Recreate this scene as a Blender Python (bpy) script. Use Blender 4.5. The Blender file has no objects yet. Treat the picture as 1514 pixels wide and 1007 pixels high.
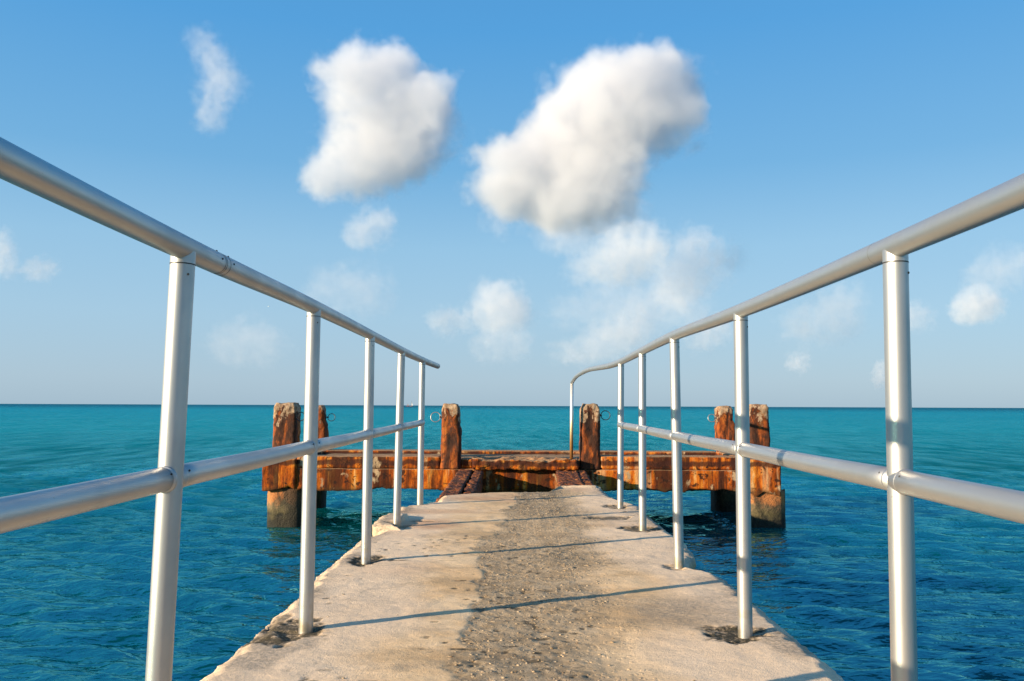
import bpy, math, random
import numpy as np
from mathutils import Matrix, Vector

R = math.radians
random.seed(7)
sc = bpy.context.scene
COL = sc.collection

# ------------------------------------------------------------------ camera
cam_d = bpy.data.cameras.new('camera')
cam = bpy.data.objects.new('camera', cam_d); COL.objects.link(cam)
cam_d.sensor_fit = 'HORIZONTAL'; cam_d.sensor_width = 36.0; cam_d.lens = 30.0
cam_d.clip_start = 0.02; cam_d.clip_end = 120000
_p, _y, _r = 0.0764, 0.00634, 0.0041          # pitch up, yaw left, roll
_f0 = Vector((-math.sin(_y), math.cos(_y), 0)); _x = Vector((math.cos(_y), math.sin(_y), 0)); _z = Vector((0, 0, 1))
_f = _f0 * math.cos(_p) + _z * math.sin(_p); _u = _z * math.cos(_p) - _f0 * math.sin(_p)
_X = _x * math.cos(_r) + _u * math.sin(_r); _Y = _u * math.cos(_r) - _x * math.sin(_r)
m = Matrix((_X, _Y, -_f)).transposed().to_4x4(); m.translation = (0, 0, 0.75)
cam.matrix_world = m
sc.camera = cam

# ------------------------------------------------------------------ world, sun, exposure
SUN_EL = 13.0
SUN_AZ = 242.6                                # clockwise from +Y: low, behind and to the left
w = bpy.data.worlds.new('World'); sc.world = w; w.use_nodes = True
wn, wl = w.node_tree.nodes, w.node_tree.links
wn.clear()
sky = wn.new('ShaderNodeTexSky'); sky.sky_type = 'NISHITA'; sky.sun_disc = False
sky.sun_elevation = R(SUN_EL); sky.sun_rotation = R(SUN_AZ)
sky.altitude = 0; sky.air_density = 1.0; sky.dust_density = 0.6; sky.ozone_density = 2.0
# the physical sky graded towards a clear tropical blue, by height above the horizon only (the same all round)
EXPO = 1.1; SKY_S = 0.10
def sky_ramp(coord, stops):
    n = wn.new('ShaderNodeValToRGB'); wl.new(coord, n.inputs[0]); cr = n.color_ramp; cr.interpolation = 'EASE' if False else 'LINEAR'
    while len(cr.elements) > 1: cr.elements.remove(cr.elements[-1])
    for i, (p, c) in enumerate(stops):
        e = cr.elements[0] if i == 0 else cr.elements.new(p)
        e.position = p; e.color = tuple(c) + (1,)
    return n.outputs[0]
wc = wn.new('ShaderNodeTexCoord'); wsep = wn.new('ShaderNodeSeparateXYZ'); wl.new(wc.outputs['Generated'], wsep.inputs[0])
SKYC = [(0, (.36, .515, .65)), (.03, (.385, .545, .69)), (.10, (.365, .575, .76)), (.18, (.30, .55, .78)), (.27, (.165, .44, .745)), (.41, (.085, .36, .735)), (.7, (.05, .24, .58)), (1, (.04, .19, .50))]
grad = sky_ramp(wsep.outputs[2], SKYC)
gm = wn.new('ShaderNodeMix'); gm.data_type = 'RGBA'; gm.blend_type = 'MULTIPLY'; gm.inputs[0].default_value = 1
wl.new(grad, gm.inputs[6]); k = 1 / (SKY_S * 2 ** EXPO); gm.inputs[7].default_value = (k, k, k, 1)
mx = wn.new('ShaderNodeMix'); mx.data_type = 'RGBA'; mx.inputs[0].default_value = .9
wl.new(sky.outputs[0], mx.inputs[6]); wl.new(gm.outputs[2], mx.inputs[7])
bg = wn.new('ShaderNodeBackground'); bg.inputs['Strength'].default_value = SKY_S
wo = wn.new('ShaderNodeOutputWorld')
wl.new(mx.outputs[2], bg.inputs['Color']); wl.new(bg.outputs[0], wo.inputs['Surface'])

sun_d = bpy.data.lights.new('sun', 'SUN'); sun = bpy.data.objects.new('sun', sun_d); COL.objects.link(sun)
sun_d.energy = 5.0; sun_d.angle = R(0.5); sun_d.color = (1.0, 0.82, 0.58)
sdir = Vector((math.sin(R(SUN_AZ)) * math.cos(R(SUN_EL)), math.cos(R(SUN_AZ)) * math.cos(R(SUN_EL)), math.sin(R(SUN_EL))))
sun.rotation_euler = sdir.to_track_quat('Z', 'Y').to_euler()
sun.location = sdir * 50

sc.view_settings.view_transform = 'Standard'; sc.view_settings.look = 'None'
sc.view_settings.gamma = 1.0; sc.view_settings.use_curve_mapping = False
sc.view_settings.exposure = EXPO
sc.render.engine = 'CYCLES'
sc.cycles.use_denoising = True
sc.cycles.max_bounces = 12; sc.cycles.volume_bounces = 10
sc.cycles.volume_step_rate = 1.0; sc.cycles.volume_max_steps = 128
sc.cycles.sample_clamp_indirect = 6.0

# ------------------------------------------------------------------ numpy noise
def _hash(ix, iy, iz, seed):
    h = (ix.astype(np.int64) * 374761393 + iy.astype(np.int64) * 668265263 + iz.astype(np.int64) * 2147483647 + seed * 1274126177) & 0xffffffff
    h = ((h ^ (h >> 13)) * 1274126177) & 0xffffffff
    h = ((h ^ (h >> 16)) * 2246822519) & 0xffffffff
    return ((h ^ (h >> 15)) & 0xffff) / 32767.5 - 1.0

def vnoise(P, seed=0):
    P = np.asarray(P, float); i = np.floor(P).astype(np.int64); f = P - i; f = f * f * f * (f * (f * 6 - 15) + 10)
    r = 0
    for dx in (0, 1):
        for dy in (0, 1):
            for dz in (0, 1):
                wgt = (f[:, 0] if dx else 1 - f[:, 0]) * (f[:, 1] if dy else 1 - f[:, 1]) * (f[:, 2] if dz else 1 - f[:, 2])
                r = r + wgt * _hash(i[:, 0] + dx, i[:, 1] + dy, i[:, 2] + dz, seed)
    return r

def fbm(P, oct=4, seed=0, gain=0.5):
    a, s, t = 1.0, 0.0, 0.0
    P = np.asarray(P, float).copy()
    for k in range(oct):
        s = s + a * vnoise(P, seed + 17 * k); t += a; a *= gain; P = P * 2.03 + 5.1
    return s / t

def sstep(a, b, x):
    t = np.clip((x - a) / (b - a), 0, 1); return t * t * (3 - 2 * t)

def n1(x, seed=0, oct=3):
    x = np.asarray(x, float); return fbm(np.stack([x, x * 0 + .37, x * 0 + .71], 1), oct, seed)

# ------------------------------------------------------------------ object helpers
def link(name, me, mat=None, parent=None, smooth=True):
    o = bpy.data.objects.new(name, me); COL.objects.link(o)
    if mat is not None and len(me.materials) == 0: me.materials.append(mat)
    if parent is not None: o.parent = parent
    if smooth:
        me.polygons.foreach_set('use_smooth', [True] * len(me.polygons))
    return o

def mesh(name, V, F):
    me = bpy.data.meshes.new(name); me.from_pydata([tuple(v) for v in np.asarray(V, float)], [], [tuple(int(i) for i in f) for f in F]); me.update()
    return me

def thing(name, label, cat, loc=(0, 0, 0), group=None):
    o = bpy.data.objects.new(name, None); COL.objects.link(o); o.location = loc; o.empty_display_size = .1
    o['label'] = label; o['category'] = cat
    if group: o['group'] = group
    return o

class MB:
    def __init__(s): s.V = []; s.F = []
    def add(s, V, F):
        n = len(s.V); s.V.extend([tuple(v) for v in V]); s.F.extend([tuple(i + n for i in f) for f in F])
    def build(s, name, mat, parent=None, smooth=True):
        off = Vector(parent.location) if parent is not None and parent.parent is None else Vector((0, 0, 0))
        if parent is not None and parent.parent is not None: off = Vector(parent.parent.location) + Vector(parent.location)
        V = np.array(s.V) - np.array(off)
        return link(name, mesh(name, V, s.F), mat, parent, smooth)

def tube(mb, pts, rad, seg=20, cap=True, closed=False):
    pts = [Vector(p) for p in pts]; n = len(pts); V = []; F = []
    rads = rad if isinstance(rad, (list, tuple)) else [rad] * n
    t0 = (pts[1] - pts[0]).normalized()
    a = Vector((0, 0, 1)) if abs(t0.z) < .9 else Vector((1, 0, 0))
    nx = t0.cross(a).normalized()
    for i, p in enumerate(pts):
        if closed: t = (pts[(i + 1) % n] - pts[i - 1]).normalized()
        else: t = (pts[min(i + 1, n - 1)] - pts[max(i - 1, 0)]).normalized()
        nx = (nx - t * nx.dot(t)).normalized(); ny = t.cross(nx)
        for k in range(seg):
            g = 2 * math.pi * k / seg
            V.append(p + (nx * math.cos(g) + ny * math.sin(g)) * rads[i])
    for i in range(n if closed else n - 1):
        j = (i + 1) % n
        for k in range(seg):
            l = (k + 1) % seg
            F.append((i * seg + k, i * seg + l, j * seg + l, j * seg + k))
    if cap and not closed:
        F.append(tuple(range(seg - 1, -1, -1))); F.append(tuple((n - 1) * seg + k for k in range(seg)))
    mb.add(V, F)

def catmull(P, sub=8):
    P = [Vector(p) for p in P]; out = []
    for i in range(len(P) - 1):
        a = P[max(i - 1, 0)]; b = P[i]; c = P[i + 1]; d = P[min(i + 2, len(P) - 1)]
        for k in range(sub):
            t = k / sub
            out.append(0.5 * ((2 * b) + (c - a) * t + (2 * a - 5 * b + 4 * c - d) * t * t + (3 * b - a - 3 * c + d) * t ** 3))
    out.append(P[-1]); return out

def sphere(mb, c, r, seg=8, rings=5, sc3=(1, 1, 1)):
    V = []; F = []
    for i in range(rings + 1):
        a = math.pi * i / rings
        for k in range(seg):
            b = 2 * math.pi * k / seg
            V.append((c[0] + r * sc3[0] * math.sin(a) * math.cos(b), c[1] + r * sc3[1] * math.sin(a) * math.sin(b), c[2] + r * sc3[2] * math.cos(a)))
    for i in range(rings):
        for k in range(seg):
            l = (k + 1) % seg
            F.append((i * seg + k, (i + 1) * seg + k, (i + 1) * seg + l, i * seg + l))
    mb.add(V, F)

def box_grid(x0, x1, y0, y1, z0, z1, res):
    """closed box surface split into small quads, welded"""
    nx = max(1, int(round((x1 - x0) / res))); ny = max(1, int(round((y1 - y0) / res))); nz = max(1, int(round((z1 - z0) / res)))
    ids = {}; V = []; F = []
    def v(i, j, k):
        key = (i, j, k)
        if key not in ids:
            ids[key] = len(V); V.append((x0 + (x1 - x0) * i / nx, y0 + (y1 - y0) * j / ny, z0 + (z1 - z0) * k / nz))
        return ids[key]
    for i in range(nx):
        for j in range(ny):
            F.append((v(i, j, 0), v(i, j + 1, 0), v(i + 1, j + 1, 0), v(i + 1, j, 0)))
            F.append((v(i, j, nz), v(i + 1, j, nz), v(i + 1, j + 1, nz), v(i, j + 1, nz)))
    for i in range(nx):
        for k in range(nz):
            F.append((v(i, 0, k), v(i + 1, 0, k), v(i + 1, 0, k + 1), v(i, 0, k + 1)))
            F.append((v(i, ny, k), v(i, ny, k + 1), v(i + 1, ny, k + 1), v(i + 1, ny, k)))
    for j in range(ny):
        for k in range(nz):
            F.append((v(0, j, k), v(0, j, k + 1), v(0, j + 1, k + 1), v(0, j + 1, k)))
            F.append((v(nx, j, k), v(nx, j + 1, k), v(nx, j + 1, k + 1), v(nx, j, k + 1)))
    return np.array(V), F

def rough_box(x0, x1, y0, y1, z0, z1, res=.03, r=.012, chip=.03, amp=.006, seed=1, bottom=0.0, top=0.0, freq=7, taper=0.0):
    """concrete block: edges rounded unevenly, chips broken out, rough faces; bottom / top = how deep those edges are broken"""
    V, F = box_grid(x0, x1, y0, y1, z0, z1, res)
    c = np.array([(x0 + x1) / 2, (y0 + y1) / 2, (z0 + z1) / 2]); h = np.array([(x1 - x0) / 2, (y1 - y0) / 2, (z1 - z0) / 2])
    q = V - c
    rr = r + chip * np.clip(fbm(V * freq, 3, seed) * 1.6 - .15, 0, 1)
    rr = np.minimum(rr, h.min() * .95)[:, None]
    core = np.clip(q, -(h - rr), h - rr); d = q - core; L = np.linalg.norm(d, axis=1, keepdims=True); L[L == 0] = 1
    nrm = d / L
    P = core + nrm * rr
    P = P + nrm * (fbm(V * freq * 2.3, 4, seed + 5) * amp)[:, None]
    if bottom:
        k = sstep(z0 + .42 * (z1 - z0), z0, V[:, 2])
        e = bottom * np.clip(fbm(np.stack([V[:, 0] * 3.4, V[:, 1] * 3.4, V[:, 2] * 0], 1), 5, seed + 9) * 2.2 + .22, 0, 1) + bottom * .35 * (fbm(np.stack([V[:, 0] * 16, V[:, 1] * 9, V[:, 2] * 0], 1), 3, seed + 10) + .4)
        P[:, 2] += k * e
    if top:
        k = sstep(z0 + .5 * (z1 - z0), z1, V[:, 2])
        e = top * np.clip(fbm(np.stack([V[:, 0] * 3.1, V[:, 1] * 3.1, V[:, 2] * 0], 1), 4, seed + 19) * 1.7 + .1, 0, 1)
        P[:, 2] -= k * e
    if taper:
        k = ((V[:, 2] - z0) / (z1 - z0))[:, None] ** 2
        P[:, :2] *= 1 - taper * k
    return P + c, F

# ------------------------------------------------------------------ material helpers
def mat(name):
    M = bpy.data.materials.new(name); M.use_nodes = True
    nt = M.node_tree; nt.nodes.clear()
    return M, nt
class NT:
    def __init__(s, nt): s.nt = nt
    def n(s, t, **kw):
        o = s.nt.nodes.new('ShaderNode' + t)
        for k, v in kw.items(): setattr(o, k, v)
        return o
    def l(s, a, b): s.nt.links.new(a, b)
    def val(s, sock, v):
        if isinstance(v, bpy.types.NodeSocket): s.l(v, sock)
        else: sock.default_value = v
    def pos(s): return s.n('NewGeometry').outputs['Position']
    def mapping(s, vec, scale=(1, 1, 1), loc=(0, 0, 0)):
        o = s.n('Mapping'); s.l(vec, o.inputs[0]); o.inputs['Scale'].default_value = scale; o.inputs['Location'].default_value = loc; return o.outputs[0]
    def noise(s, vec, scale, detail=4, rough=.55, dist=0):
        o = s.n('TexNoise'); s.l(vec, o.inputs['Vector']); o.inputs['Scale'].default_value = scale; o.inputs['Detail'].default_value = detail
        o.inputs['Roughness'].default_value = rough; o.inputs['Distortion'].default_value = dist; return o.outputs[0]
    def voro(s, vec, scale, feature='F1', out='Distance'):
        o = s.n('TexVoronoi', feature=feature); s.l(vec, o.inputs['Vector']); o.inputs['Scale'].default_value = scale; return o.outputs[out]
    def math(s, op, a, b=0.0, c=0.0, clamp=False):
        o = s.n('Math', operation=op, use_clamp=clamp); s.val(o.inputs[0], a); s.val(o.inputs[1], b)
        if len(o.inputs) > 2: s.val(o.inputs[2], c)
        return o.outputs[0]
    def rng(s, v, a, b, c=0.0, d=1.0, smooth=True):
        o = s.n('MapRange', interpolation_type='SMOOTHSTEP' if smooth else 'LINEAR'); s.val(o.inputs[0], v)
        for i, x in enumerate((a, b, c, d)): s.val(o.inputs[i + 1], x)
        return o.outputs[0]
    def mix(s, f, a, b, mode='MIX'):
        o = s.n('Mix', data_type='RGBA', blend_type=mode); s.val(o.inputs[0], f)
        for i, x in ((6, a), (7, b)):
            if isinstance(x, tuple) and len(x) == 3: x = x + (1,)
            s.val(o.inputs[i], x)
        return o.outputs[2]
    def attr(s, name): return s.n('Attribute', attribute_name=name).outputs['Fac']
    def ramp(s, v, stops):
        o = s.n('ValToRGB'); s.l(v, o.inputs[0]); cr = o.color_ramp
        while len(cr.elements) > 1: cr.elements.remove(cr.elements[-1])
        for i, (p, c) in enumerate(stops):
            e = cr.elements[0] if i == 0 else cr.elements.new(p)
            e.position = p; e.color = tuple(c) + (1,) if len(c) == 3 else c
        return o.outputs[0]
    def bump(s, h, strength=.5, dist=.01, nrm=None):
        o = s.n('Bump'); s.l(h, o.inputs['Height']); o.inputs['Strength'].default_value = strength; o.inputs['Distance'].default_value = dist
        if nrm is not None: s.l(nrm, o.inputs['Normal'])
        return o.outputs[0]
    def out(s, base, rough=.8, metal=0.0, nrm=None, spec=.5):
        b = s.n('BsdfPrincipled'); s.val(b.inputs['Base Color'], base if not (isinstance(base, tuple) and len(base) == 3) else base + (1,))
        s.val(b.inputs['Roughness'], rough); s.val(b.inputs['Metallic'], metal); s.val(b.inputs['Specular IOR Level'], spec)
        if nrm is not None: s.l(nrm, b.inputs['Normal'])
        o = s.n('OutputMaterial'); s.l(b.outputs[0], o.inputs['Surface']); return b

def m_aluminium():
    M, nt = mat('brushed aluminium'); t = NT(nt); p = t.pos()
    g = t.noise(t.mapping(p, (1, 1, .12)), 60, 4); big = t.noise(p, 5, 4); fine = t.noise(p, 420, 2)
    col = t.mix(t.rng(big, .35, .7), (.50, .49, .475), (.43, .425, .415))
    speck = t.rng(t.noise(p, 95, 2), .73, .78)
    col = t.mix(t.math('MULTIPLY', speck, .55), col, (.30, .27, .22))
    # salt and rust bloom near the foot of each post
    z = t.n('SeparateXYZ'); t.l(p, z.inputs[0])
    foot = t.math('MULTIPLY', t.rng(z.outputs[2], .16, .0), t.rng(t.noise(p, 22, 4), .42, .62))
    col = t.mix(t.math('MULTIPLY', foot, .7), col, (.42, .34, .20))
    rough = t.math('ADD', t.rng(big, .3, .7, .36, .46), t.math('MULTIPLY', g, .06))
    t.out(col, rough, .84, t.bump(fine, .05, .001)); return M

def m_rail_worn():
    M, nt = mat('aluminium stained with rust'); t = NT(nt); p = t.pos()
    z = t.n('SeparateXYZ'); t.l(p, z.inputs[0])
    k = t.math('ADD', z.outputs[2], t.math('MULTIPLY', t.noise(p, 30, 3), .25))
    col = t.ramp(t.rng(k, .05, 1.1, smooth=False), [(0, (.35, .13, .035)), (.3, (.50, .27, .09)), (.55, (.66, .52, .32)), (.75, (.74, .71, .65))])
    t.out(col, .42, .6); return M

def m_dark(name, c=(.03, .03, .03), r=.6, metal=0.0):
    M, nt = mat(name); t = NT(nt); p = t.pos()
    t.out(t.mix(t.noise(p, 80, 3), tuple(x * .6 for x in c), tuple(min(1, x * 1.5) for x in c)), r, metal); return M

def m_deck():
    M, nt = mat('weathered deck concrete'); t = NT(nt); p = t.pos()
    wear, stain, rust, grime, pale = t.attr('wear'), t.attr('stain'), t.attr('rust'), t.attr('grime'), t.attr('pale')
    a = t.noise(p, 2.2, 5, .6); b = t.noise(p, 9, 5, .65); c = t.noise(p, 55, 4, .7); d = t.noise(p, 230, 3, .75)
    base = t.mix(t.rng(a, .40, .60), (.76, .49, .245), (.88, .61, .34))
    base = t.mix(t.math('MULTIPLY', t.rng(b, .5, .75), .5), base, (.88, .65, .41))
    tan = t.rng(t.noise(t.mapping(p, (.8, 1.7, 1), (3.1, 1.2, 0)), 1.9, 5, .62), .47, .64)
    base = t.mix(t.math('MULTIPLY', tan, .85), base, (.52, .325, .15))
    blot = t.rng(t.noise(t.mapping(p, (1.1, 2.0, 1), (8, 1, 3)), 2.7, 6, .7), .52, .66)
    base = t.mix(t.math('MULTIPLY', blot, .5), base, (.40, .29, .18))
    base = t.mix(t.math('MULTIPLY', pale, .8), base, t.mix(b, (.80, .585, .385), (.92, .70, .49)))
    base = t.mix(t.math('MULTIPLY', rust, .8), base, (.50, .25, .125))
    base = t.mix(t.math('MULTIPLY', t.rng(c, .35, .7), .25), base, (.44, .33, .21))
    base = t.mix(t.math('MULTIPLY', t.rng(d, .53, .70), .6), base, (.25, .19, .125))
    base = t.mix(t.math('MULTIPLY', t.rng(d, .46, .28), .35), base, (.74, .62, .46))
    # worn track: grey mortar with bare stones showing
    v = t.voro(p, 52); vc = t.voro(p, 52, out='Color'); sp = t.n('SeparateColor'); t.l(vc, sp.inputs[0])
    stone = t.math('MULTIPLY', t.rng(v, .42, .30), t.rng(sp.outputs[0], .45, .5))
    mort = t.mix(t.rng(b, .35, .65), (.27, .195, .115), (.47, .35, .215))
    mort = t.mix(t.math('MULTIPLY', t.rng(d, .5, .7), .8), mort, (.075, .050, .026))
    stc = t.ramp(sp.outputs[1], [(0, (.26, .17, .09)), (.35, (.42, .31, .19)), (.7, (.52, .40, .26)), (1, (.30, .25, .18))])
    wcol = t.mix(stone, mort, stc)
    col = t.mix(wear, base, wcol)
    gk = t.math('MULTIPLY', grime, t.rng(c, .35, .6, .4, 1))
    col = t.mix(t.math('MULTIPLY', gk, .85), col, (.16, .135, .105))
    sk = t.math('MULTIPLY', stain, t.rng(t.math('ADD', t.math('MULTIPLY', c, .6), t.math('MULTIPLY', b, .4)), .36, .52, .35, 1))
    col = t.mix(sk, col, t.mix(t.rng(d, .4, .6), (.018, .015, .010), (.075, .062, .032)))
    h = t.math('ADD', t.math('MULTIPLY', c, .5), t.math('MULTIPLY', d, .35))
    h = t.math('ADD', h, t.math('MULTIPLY', t.math('MULTIPLY', stone, wear), 1.5))
    h = t.math('SUBTRACT', h, t.math('MULTIPLY', t.math('MULTIPLY', t.rng(d, .5, .7), wear), .7))
    t.out(col, .9, 0, t.bump(h, .75, .006), .25); return M

def m_rusty_concrete(name='rust streaked concrete', pale=.4):
    M, nt = mat(name); t = NT(nt); p = t.pos()
    z = t.n('SeparateXYZ'); t.l(p, z.inputs[0]); Z = z.outputs[2]
    a = t.noise(t.mapping(p, (1, 1, .16)), 5.5, 5, .62, .3); a2 = t.noise(t.mapping(p, (1, 1, .25), (4, 3, 1)), 14, 4, .6)
    b = t.noise(p, 3.2, 5, .65, .4); c = t.noise(p, 42, 4, .7); d = t.noise(p, 12, 5, .7)
    st = t.math('ADD', t.math('MULTIPLY', a, .6), t.math('MULTIPLY', a2, .4))
    col = t.ramp(st, [(.33, (.035, .011, .005)), (.42, (.13, .032, .007)), (.48, (.34, .068, .006)), (.53, (.48, .125, .009)), (.58, (.54, .20, .028)), (.66, (.56, .36, .17))])
    wx = t.noise(t.mapping(p, (1, 1, .05), (2, 7, 0)), 2.6, 5, .7)
    col = t.mix(t.math('MULTIPLY', t.rng(wx, .47, .55), .9), col, (.035, .012, .007))
    col = t.mix(t.math('MULTIPLY', t.rng(wx, .45, .38), .6), col, (.52, .33, .16))
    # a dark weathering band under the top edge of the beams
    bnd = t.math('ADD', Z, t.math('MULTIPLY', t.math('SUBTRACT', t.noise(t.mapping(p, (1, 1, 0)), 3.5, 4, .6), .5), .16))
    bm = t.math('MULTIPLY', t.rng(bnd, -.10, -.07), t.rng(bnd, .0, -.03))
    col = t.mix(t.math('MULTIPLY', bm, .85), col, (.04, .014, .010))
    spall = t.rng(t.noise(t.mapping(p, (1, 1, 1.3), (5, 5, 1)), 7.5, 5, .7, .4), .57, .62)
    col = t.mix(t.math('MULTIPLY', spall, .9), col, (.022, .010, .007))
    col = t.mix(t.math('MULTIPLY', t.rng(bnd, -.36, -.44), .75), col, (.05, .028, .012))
    # dark blistered crust
    crust = t.rng(b, .56, .64)
    col = t.mix(t.math('MULTIPLY', crust, .85), col, t.mix(t.rng(c, .4, .6), (.022, .010, .006), (.10, .032, .012)))
    # bare pale concrete where the skin has come away
    bare = t.math('MULTIPLY', t.rng(t.noise(t.mapping(p, (1, 1, .7), (9, 2, 5)), 4.1, 5, .6, .3), 1 - pale, 1 - pale + .07), t.rng(c, .25, .45))
    col = t.mix(bare, col, t.mix(d, (.26, .16, .08), (.50, .36, .22)))
    col = t.mix(t.math('MULTIPLY', t.rng(c, .52, .72), .6), col, (.05, .02, .01))
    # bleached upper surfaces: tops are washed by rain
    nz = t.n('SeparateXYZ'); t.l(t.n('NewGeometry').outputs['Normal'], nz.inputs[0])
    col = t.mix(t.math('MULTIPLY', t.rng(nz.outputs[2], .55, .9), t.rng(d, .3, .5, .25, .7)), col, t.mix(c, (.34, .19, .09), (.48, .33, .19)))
    h = t.math('ADD', t.math('MULTIPLY', d, .6), t.math('MULTIPLY', c, .35))
    t.out(col, .9, 0, t.bump(h, .9, .02), .12); return M

def m_post():
    M, nt = mat('mooring post concrete'); t = NT(nt); p = t.pos()
    z = t.n('SeparateXYZ'); t.l(p, z.inputs[0]); Z = z.outputs[2]
    a = t.noise(t.mapping(p, (1, 1, .22)), 6.5, 5, .65, .5); c = t.noise(p, 42, 4, .7); d = t.noise(p, 13, 5, .7)
    col = t.ramp(a, [(.36, (.018, .007, .004)), (.47, (.07, .02, .006)), (.54, (.24, .052, .007)), (.61, (.36, .10, .012)), (.70, (.46, .24, .09))])
    col = t.mix(t.math('MULTIPLY', t.rng(d, .52, .66), .8), col, (.035, .013, .006))
    # pale bare concrete at the head, uneven lower limit with a dark rim
    lim = t.math('ADD', Z, t.math('MULTIPLY', t.math('SUBTRACT', t.noise(t.mapping(p, (1, 1, .55)), 7.5, 5, .68, .3), .5), 1.25))
    head = t.math('MULTIPLY', t.rng(lim, .62, .66), t.rng(c, .30, .45)); rim = t.math('MULTIPLY', t.rng(lim, .52, .58), t.rng(lim, .66, .60))
    col = t.mix(t.math('MULTIPLY', rim, .75), col, (.035, .014, .008))
    col = t.mix(head, col, t.mix(t.rng(d, .35, .65), (.20, .115, .06), (.43, .30, .19)))
    col = t.mix(t.math('MULTIPLY', t.rng(c, .55, .72), .5), col, (.05, .022, .012))
    h = t.math('ADD', t.math('MULTIPLY', d, .6), t.math('MULTIPLY', c, .35))
    t.out(col, .85, 0, t.bump(h, .9, .02), .3); return M

def m_pile():
    M, nt = mat('weedy pile concrete'); t = NT(nt); p = t.pos()
    z = t.n('SeparateXYZ'); t.l(p, z.inputs[0]); Z = z.outputs[2]
    a = t.noise(t.mapping(p, (1, 1, .5)), 5, 5, .65); c = t.noise(p, 40, 4, .7); d = t.noise(p, 11, 5)
    col = t.mix(t.rng(a, .35, .65), (.06, .045, .026), (.22, .15, .08))
    k = t.math('ADD', Z, t.math('MULTIPLY', t.math('SUBTRACT', d, .5), .35))
    col = t.mix(t.math('MULTIPLY', t.rng(k, -.66, -.52), .9), col, t.mix(a, (.34, .08, .01), (.52, .24, .08)))
    col = t.mix(t.math('MULTIPLY', t.rng(k, -.56, -.76), .85), col, (.075, .062, .022))
    col = t.mix(t.rng(k, -.72, -.84), col, (.012, .012, .007))
    col = t.mix(t.math('MULTIPLY', t.rng(c, .5, .7), .6), col, (.07, .055, .03))
    dark_patch = t.rng(t.noise(t.mapping(p, (1, 1, .4), (2, 0, 4)), 2.6, 5, .65, .5), .36, .49)
    col = t.mix(t.math('MULTIPLY', dark_patch, .85), col, (.028, .022, .012))  # uneven noise patches darken the pile colour
    t.out(col, .8, 0, t.bump(t.math('ADD', c, d), .8, .02), .35); return M

def m_rust_steel():
    M, nt = mat('flaking rusted steel'); t = NT(nt); p = t.pos()
    a = t.noise(p, 9, 6, .72, .5); c = t.noise(p, 38, 5, .75); d = t.voro(p, 30)
    col = t.ramp(a, [(.32, (.028, .013, .007)), (.45, (.10, .038, .017)), (.53, (.18, .05, .018)), (.60, (.38, .115, .018)), (.68, (.46, .22, .08))])
    col = t.mix(t.math('MULTIPLY', t.rng(c, .5, .68), .8), col, (.03, .015, .013))
    col = t.mix(t.math('MULTIPLY', t.rng(c, .42, .3), .5), col, (.30, .17, .12))
    t.out(col, .8, .15, t.bump(t.math('ADD', c, t.math('MULTIPLY', d, .6)), 1.0, .02), .35); return M

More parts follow.
